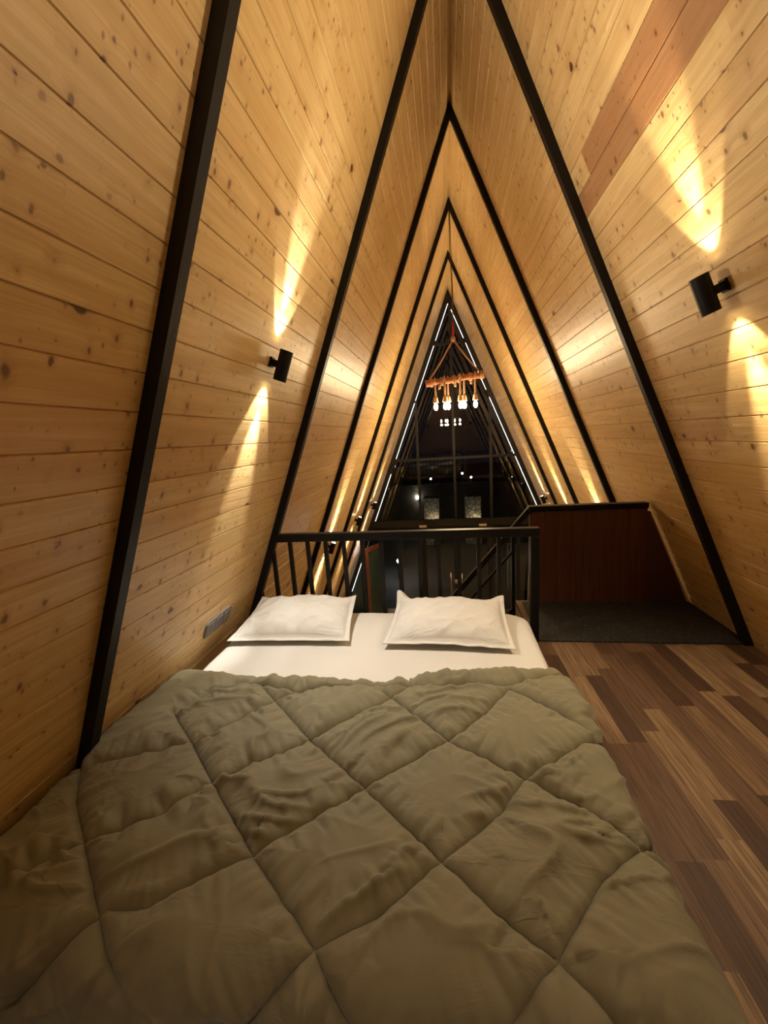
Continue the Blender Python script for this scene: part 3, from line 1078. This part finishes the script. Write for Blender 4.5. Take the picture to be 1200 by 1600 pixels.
SK = np.array([s_[7] for s_ in segs], float)
HEAD = [(-1.70, 1.86), (-1.16, 1.815), (-0.48, 1.838), (-0.16, 1.893), (0.034, 1.942), (0.20, 1.975), (0.357, 1.995), (0.9, 2.0)]
hx = np.array([p[0] for p in HEAD]); hy = np.array([p[1] for p in HEAD])

R_ = 0.075
TOPZ = 0.270
XR, XLf, YFt = 0.345, -1.585, 0.745         # where the quilt rolls over the bed's edges


def roll(d, r):
    """distance past the edge -> (outward, down)"""
    if d <= 0: return 0.0, 0.0
    if d < r * math.pi / 2: return r * math.sin(d / r), r * (1 - math.cos(d / r))
    e = d - r * math.pi / 2
    return r + e * 0.08, r + e


NSX, NTY = 460, 360
su = np.linspace(-1.78, 0.345 + 0.118 + 0.15, NSX)
tv = np.linspace(0, 1, NTY)
bm = bmesh.new()
grid = [[None] * NTY for _ in range(NSX)]
base = np.zeros((NSX, NTY, 3))
par = np.zeros((NSX, NTY, 2))
for i, sx in enumerate(su):
    yh = float(np.interp(sx, hx, hy)) + 0.010 * noise.noise(Vector((sx * 5, 0, 3))) + .006 * noise.noise(Vector((sx * 19, 1, 3)))
    y0 = YFt - 0.118 - 0.19
    for j, tt in enumerate(tv):
        sy = y0 + (yh - y0) * tt
        ox, dx_ = roll(sx - XR, R_)
        lr = 0.05
        ol, dl_ = roll(XLf - sx, lr)
        oy, dy_ = roll(YFt - sy, R_)
        x = min(max(sx, XLf), XR) + ox - ol * (0.9 if sy > 1.3 else 0.45)
        y = max(sy, YFt) - oy
        z = TOPZ - max(dx_, dl_ * .8, dy_)
        # rolled head edge
        dh = yh - sy
        re = 0.030 + 0.022 * max(0, min(1, (sx + .1) / .35))
        if dh < re:
            z -= re * (1 - math.sqrt(max(0, 1 - ((re - dh) / re) ** 2))) * 0.95
        base[i, j] = (x, y, max(z, 0.012))
        par[i, j] = (sx, sy)
# distance to nearest seam
P = par.reshape(-1, 2)
best = np.full(len(P), 9.0); bl = np.zeros(len(P)); bs = np.zeros(len(P)); second = np.full(len(P), 9.0)
for (ax, ay, bx_, by_, acc, L), sk in zip(S, SK):
    dx_, dy_ = (bx_ - ax) / L, (by_ - ay) / L
    tt = np.clip((P[:, 0] - ax) * dx_ + (P[:, 1] - ay) * dy_, 0, L)
    d = np.hypot(P[:, 0] - ax - tt * dx_, P[:, 1] - ay - tt * dy_)
    m = d < best
    best[m] = d[m]; bl[m] = (acc + tt)[m]; bs[m] = sk
best = best.reshape(NSX, NTY); bl = bl.reshape(NSX, NTY); bs = bs.reshape(NSX, NTY)
hgt = np.zeros((NSX, NTY))
V = Vector
for i in range(NSX):
    for j in range(NTY):
        sx, sy = par[i, j]
        d = best[i, j]
        puff = 0.026 * (1 - math.exp(-d / 0.012)) + 0.012 * min(1, d / .10) + 0.006 * min(1, d / .2)
        pk = noise.noise(V((bl[i, j] * 16 + d * 5, bs[i, j], d * 2.5)))
        pk2 = noise.noise(V((bl[i, j] * 38, bs[i, j] + 7, d * 4)))
        puff += (0.017 * pk + 0.010 * pk2) * math.exp(-((d - .05) / .055) ** 2)
        ca, sa = 0.93, 0.36
        u_, v_ = sx * ca + sy * sa, -sx * sa + sy * ca
        wx = noise.noise(V((sx * 2.2, sy * 2.2, 9)))
        n1 = noise.noise(V((u_ * 2.4 + wx * .7, v_ * 9.5 + wx * 2, 2)))
        rg = (1 - abs(n1)) ** 7
        msk = max(0, min(1, noise.noise(V((sx * 2.7, sy * 3.1, 21))) * 2.2 + .45))
        n3 = noise.noise(V((u_ * 8 + wx * 2, v_ * 5, 12)))
        rg2 = (1 - abs(n3)) ** 9
        puff += (0.024 * rg * msk + 0.006 * rg2 * (1 - msk)) * min(1, d / .03)
        puff += 0.010 * noise.noise(V((sx * 3.5, sy * 3.5, 33)))
        hgt[i, j] = puff
# normals of the base surface
du = np.gradient(base, axis=0); dv = np.gradient(base, axis=1)
nr = np.cross(du, dv)
nr /= np.linalg.norm(nr, axis=2, keepdims=True) + 1e-12
fin = base + nr * hgt[:, :, None]
fin[:, :, 2] = np.maximum(fin[:, :, 2], 0.006)
wl = -WL * (1 - fin[:, :, 2] / H) + 0.022
gapy = np.clip((1.35 - fin[:, :, 1]) / .35, 0, 1) * 0.060
fin[:, :, 0] = np.maximum(fin[:, :, 0], wl + gapy)
for i in range(NSX):
    for j in range(NTY):
        grid[i][j] = bm.verts.new(fin[i, j])
for i in range(NSX - 1):
    for j in range(NTY - 1):
        bm.faces.new([grid[i][j], grid[i + 1][j], grid[i + 1][j + 1], grid[i][j + 1]])
q = obj('quilt', bm, M_DUVET, None, True)
md = q.modifiers.new('thick', 'SOLIDIFY'); md.thickness = 0.006; md.offset = -1
tag(q, 'olive brown quilted comforter with diagonal stitching spread over the bed', 'comforter')

# --- pillows
def pillow(cx_, cy_, z_, w, dpt, th, yaw, tilt, taper, label, seed, curls):
    bm = bmesh.new()
    nx, ny = 90, 64
    top = [[None] * ny for _ in range(nx)]
    bot = [[None] * ny for _ in range(nx)]
    M = Matrix.Translation((cx_, cy_, z_)) @ Matrix.Rotation(yaw, 4, 'Z') @ Matrix.Rotation(tilt, 4, 'X')
    for i in range(nx):
        a = -1 + 2 * i / (nx - 1)
        for j in range(ny):
            b = -1 + 2 * j / (ny - 1)
            # outline with slightly hollow sides and drawn-out corners
            px_ = a * w / 2 * (1 - 0.035 * (1 - b * b)) * (1 - taper * (b + 1) / 2)
            py_ = b * dpt / 2 * (1 - 0.03 * (1 - a * a))
            ia, ib = min(1, abs(a) / 0.93), min(1, abs(b) / 0.90)
            core = max(0.0, (1 - ia ** 2.6)) * max(0.0, (1 - ib ** 2.4))
            h = th / 2 * core ** 0.52
            wr = 0.014 * (1 - abs(noise.noise(V((a * 3.2 - b * 1.5 + seed, b * 1.3 + a * 1.2, seed))))) ** 4 * min(1, core * 3)
            wr += 0.004 * noise.noise(V((a * 6, b * 5, seed + 3))) * min(1, core * 4)
            # flange ripple
            fl = 0.006 * noise.noise(V((a * 5, b * 4, seed + 8))) if core < 0.02 else 0.0
            cu = 0.0
            for (ca_, cb_, hh, rad_) in curls:
                dd = math.hypot((a - ca_) * w / 2, (b - cb_) * dpt / 2)
                cu += hh * math.exp(-(dd / rad_) ** 2)
            zc = 0.12 * (1 - b) * 0 + cu
            # front edge sags to the bed
            top[i][j] = bm.verts.new(M @ V((px_, py_, zc + h * 1.25 + wr + fl + .002)))
            bot[i][j] = bm.verts.new(M @ V((px_, py_, zc - h * 0.75 + fl - .002)))
    for G, fl_ in ((top, False), (bot, True)):
        for i in range(nx - 1):
            for j in range(ny - 1):
                f = [G[i][j], G[i + 1][j], G[i + 1][j + 1], G[i][j + 1]]
                bm.faces.new(f[::-1] if fl_ else f)
    bord = [(i, 0) for i in range(nx)] + [(nx - 1, j) for j in range(1, ny)] + [(i, ny - 1) for i in range(nx - 2, -1, -1)] + [(0, j) for j in range(ny - 2, 0, -1)]
    for k in range(len(bord)):
        (i, j), (i2, j2) = bord[k], bord[(k + 1) % len(bord)]
        bm.faces.new([top[i][j], bot[i][j], bot[i2][j2], top[i2][j2]])
    o = obj('pillow', bm, M_CASE, None, True)
    tag(o, label, 'pillow', 'white pillows at the head of the bed')
    return o


pillow(-1.165, 2.475, 0.328, 0.80, 0.50, 0.155, math.radians(2.0), math.radians(9), 0.10,
       'white pillow with smooth border at the left head of the bed, beside the wall', 2.0, [(-1, 1, .02, .08), (1, 1, .02, .07)])
pillow(-0.155, 2.445, 0.328, 0.77, 0.50, 0.150, math.radians(-2.5), math.radians(9), 0.06,
       'white pillow with curled-up corners at the right head of the bed', 5.0, [(-.96, .96, .075, .055), (.96, .94, .045, .07), (-.1, -1, .010, .2)])

# ------------------------------------------------------------------ downstairs and outside, seen through the glass
bm = bmesh.new()
cpts = []
for k in range(41):
    u_ = k / 40
    cpts.append((1.555 + u_ * .42, 9.08 + .025 * math.sin(u_ * 38)))
fr_, bk_ = [], []
for (x, y) in cpts:
    fr_.append((bm.verts.new((x + .05, y, -1.33)), bm.verts.new((x + .08 * 0, y, -2.5))))
for a, b in zip(fr_, fr_[1:]):
    bm.faces.new([a[0], a[1], b[1], b[0]])
cu = obj('curtain', bm, fabric('beige_curtain', (0.55, 0.42, 0.28), 300, 0.9), None, True)
md = cu.modifiers.new('thick', 'SOLIDIFY'); md.thickness = 0.006
tag(cu, 'beige hanging curtain edge seen beside the railing post downstairs', 'curtain')

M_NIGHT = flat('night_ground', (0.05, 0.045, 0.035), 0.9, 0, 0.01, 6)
bm = bmesh.new()
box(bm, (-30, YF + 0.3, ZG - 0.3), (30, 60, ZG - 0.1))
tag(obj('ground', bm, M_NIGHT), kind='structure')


def stone(name):
    t = NT(name)
    co = t.n('ShaderNodeTexCoord').outputs['Object']
    vo = t.n('ShaderNodeTexVoronoi', feature='DISTANCE_TO_EDGE')
    t.l(co, vo.inputs['Vector'])
    vo.inputs['Scale'].default_value = 5.5
    e = t.ramp(t.math('ADD', vo.outputs['Distance'], t.math('MULTIPLY_ADD', t.noise(co, 14, 3), 0.16, -0.08)), [(0.0, (0, 0, 0)), (0.10, (1, 1, 1))])
    c = t.mix(e, (0.10, 0.085, 0.06), t.mix(t.noise(co, 9), (0.32, 0.27, 0.2), (0.5, 0.43, 0.32)))
    t.set(Base_Color=c, Roughness=0.85)
    t.bump(e, 0.02)
    return t.m


M_STONE = stone('rubble_stone')
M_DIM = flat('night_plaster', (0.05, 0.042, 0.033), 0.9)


def lamp_point(loc, w, col, parent, r=0.03):
    ld = bpy.data.lights.new('garden_light', 'POINT')
    ld.energy = w; ld.color = col; ld.shadow_soft_size = r
    o = bpy.data.objects.new('garden_light', ld)
    COL.objects.link(o)
    o.location = loc
    o.parent = parent
    bpy.context.view_layer.update()
    o.matrix_parent_inverse = parent.matrix_world.inverted()


M_SMALL = emit('far_lamp', (1.0, 0.93, 0.8), 10.0)
zg2 = ZG - .1
for x, nm in ((-0.80, 'left'), (0.82, 'right')):
    bm = bmesh.new()
    box(bm, (x - .30, 15.9, zg2), (x + .30, 16.5, -0.93), 0.02)
    obj_ = obj('stone_pillar', bm, M_STONE)
    tag(obj_, 'rubble stone gate pillar outside the glass, lit from below, on the %s' % nm, 'pillar', 'stone gate pillars outside')
    gl_ = thing('garden_lamp', 'small ground lamp lighting the %s stone gate pillar' % nm, 'garden lamp', (x, 15.6, zg2), 'lamps at the stone pillars')
    bm = bmesh.new()
    lathe(bm, [(0, 0), (.03, 0), (.03, .95), (0, .95)], (x + .1, 15.6, zg2), (0, 0, 1), 10)
    obj('lamp_post', bm, M_FRAME, gl_)
    bm = bmesh.new()
    lathe(bm, [(0, 0), (.035, .0), (.035, .04), (0, .05)], (x + .1, 15.6, zg2 + .951), (0, 0, 1), 12)
    obj('lamp_head', bm, M_SMALL, gl_)
    lamp_point((x + .1, 15.72, zg2 + 1.08), 0.35, (1, .75, .42), gl_)
# boundary wall and far buildings
bm = bmesh.new()
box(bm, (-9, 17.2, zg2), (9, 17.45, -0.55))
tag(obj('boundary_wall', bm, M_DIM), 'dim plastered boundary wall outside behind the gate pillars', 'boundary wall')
bl_ = thing('outdoor_wall_lamp', 'small lamp throwing light up and down on the dark boundary wall outside', 'wall lamp', (-1.44, 17.2, -1.08))
bm = bmesh.new()
box(bm, (-1.49, 17.10, -1.14), (-1.39, 17.19, -1.0), 0.01)
obj('lamp_body', bm, M_SMALL, bl_)
for sg in (1, -1):
    spot('beam', (-1.44, 17.08, -1.07 + .12 * sg), (0, .25, sg), 1.2, 60, .3, (1, .85, .6), bl_)
for (x, y, z), lb in (((-1.367, 30, -1.79), 'far small lamp on a pole outside, left of the two central ones'), ((.916, 30, -1.43), 'far small lamp on a pole outside, higher of the two on the right'), ((1.546, 30, -1.78), 'far small lamp on a pole outside, lower of the two on the right')):
    pass
for (x, y, z), lb in (((-0.90, 18.9, -0.49), 'far small lamp on a pole outside, left of the other two'), ((.54, 18.9, -0.30), 'far small lamp on a pole outside, middle and highest of three'), ((.93, 18.9, -0.50), 'far small lamp on a pole outside, rightmost of three')):
    pl_ = thing('lamp_pole', lb, 'street lamp', (x, y, zg2), 'far lamp poles outside')
    bm = bmesh.new()
    lathe(bm, [(0, 0), (.03, 0), (.02, z - zg2 - .05), (0, z - zg2 - .05)], (x, y, zg2), (0, 0, 1), 8)
    obj('pole', bm, M_FRAME, pl_)
    bm = bmesh.new()
    bmesh.ops.create_uvsphere(bm, u_segments=12, v_segments=8, radius=.042, matrix=Matrix.Translation((x, y, z)))
    obj('lamp_globe', bm, emit('pole_lamp', (1, .95, .85), 8.0) if 'pole_lamp' not in bpy.data.materials else bpy.data.materials['pole_lamp'], pl_, True)
gl_ = thing('bollard_lamp', 'bright white bollard lamp outside, seen between the railing balusters', 'garden lamp', (-1.70, 12, zg2))
bm = bmesh.new()
lathe(bm, [(0, 0), (.05, 0), (.05, .52), (0, .52)], (-1.708, 12, zg2), (0, 0, 1), 14)
obj('post', bm, M_FRAME, gl_)
bm = bmesh.new()
bmesh.ops.create_uvsphere(bm, u_segments=16, v_segments=10, radius=.06, matrix=Matrix.Translation((-1.708, 12, zg2 + .585)))
obj('lamp_globe', bm, emit('white_globe', (0.9, 0.95, 1.0), 25.0), gl_, True)
lamp_point((-1.708, 11.9, zg2 + .75), 0.5, (.85, .92, 1), gl_, .05)
bm = bmesh.new()
box(bm, (1.42, 11.0, zg2), (2.4, 11.2, -1.55))
tag(obj('low_wall', bm, flat('grey_render', (0.30, 0.29, 0.27), 0.9)), 'low grey rendered wall outside, glimpsed right of the glass doors', 'low wall')
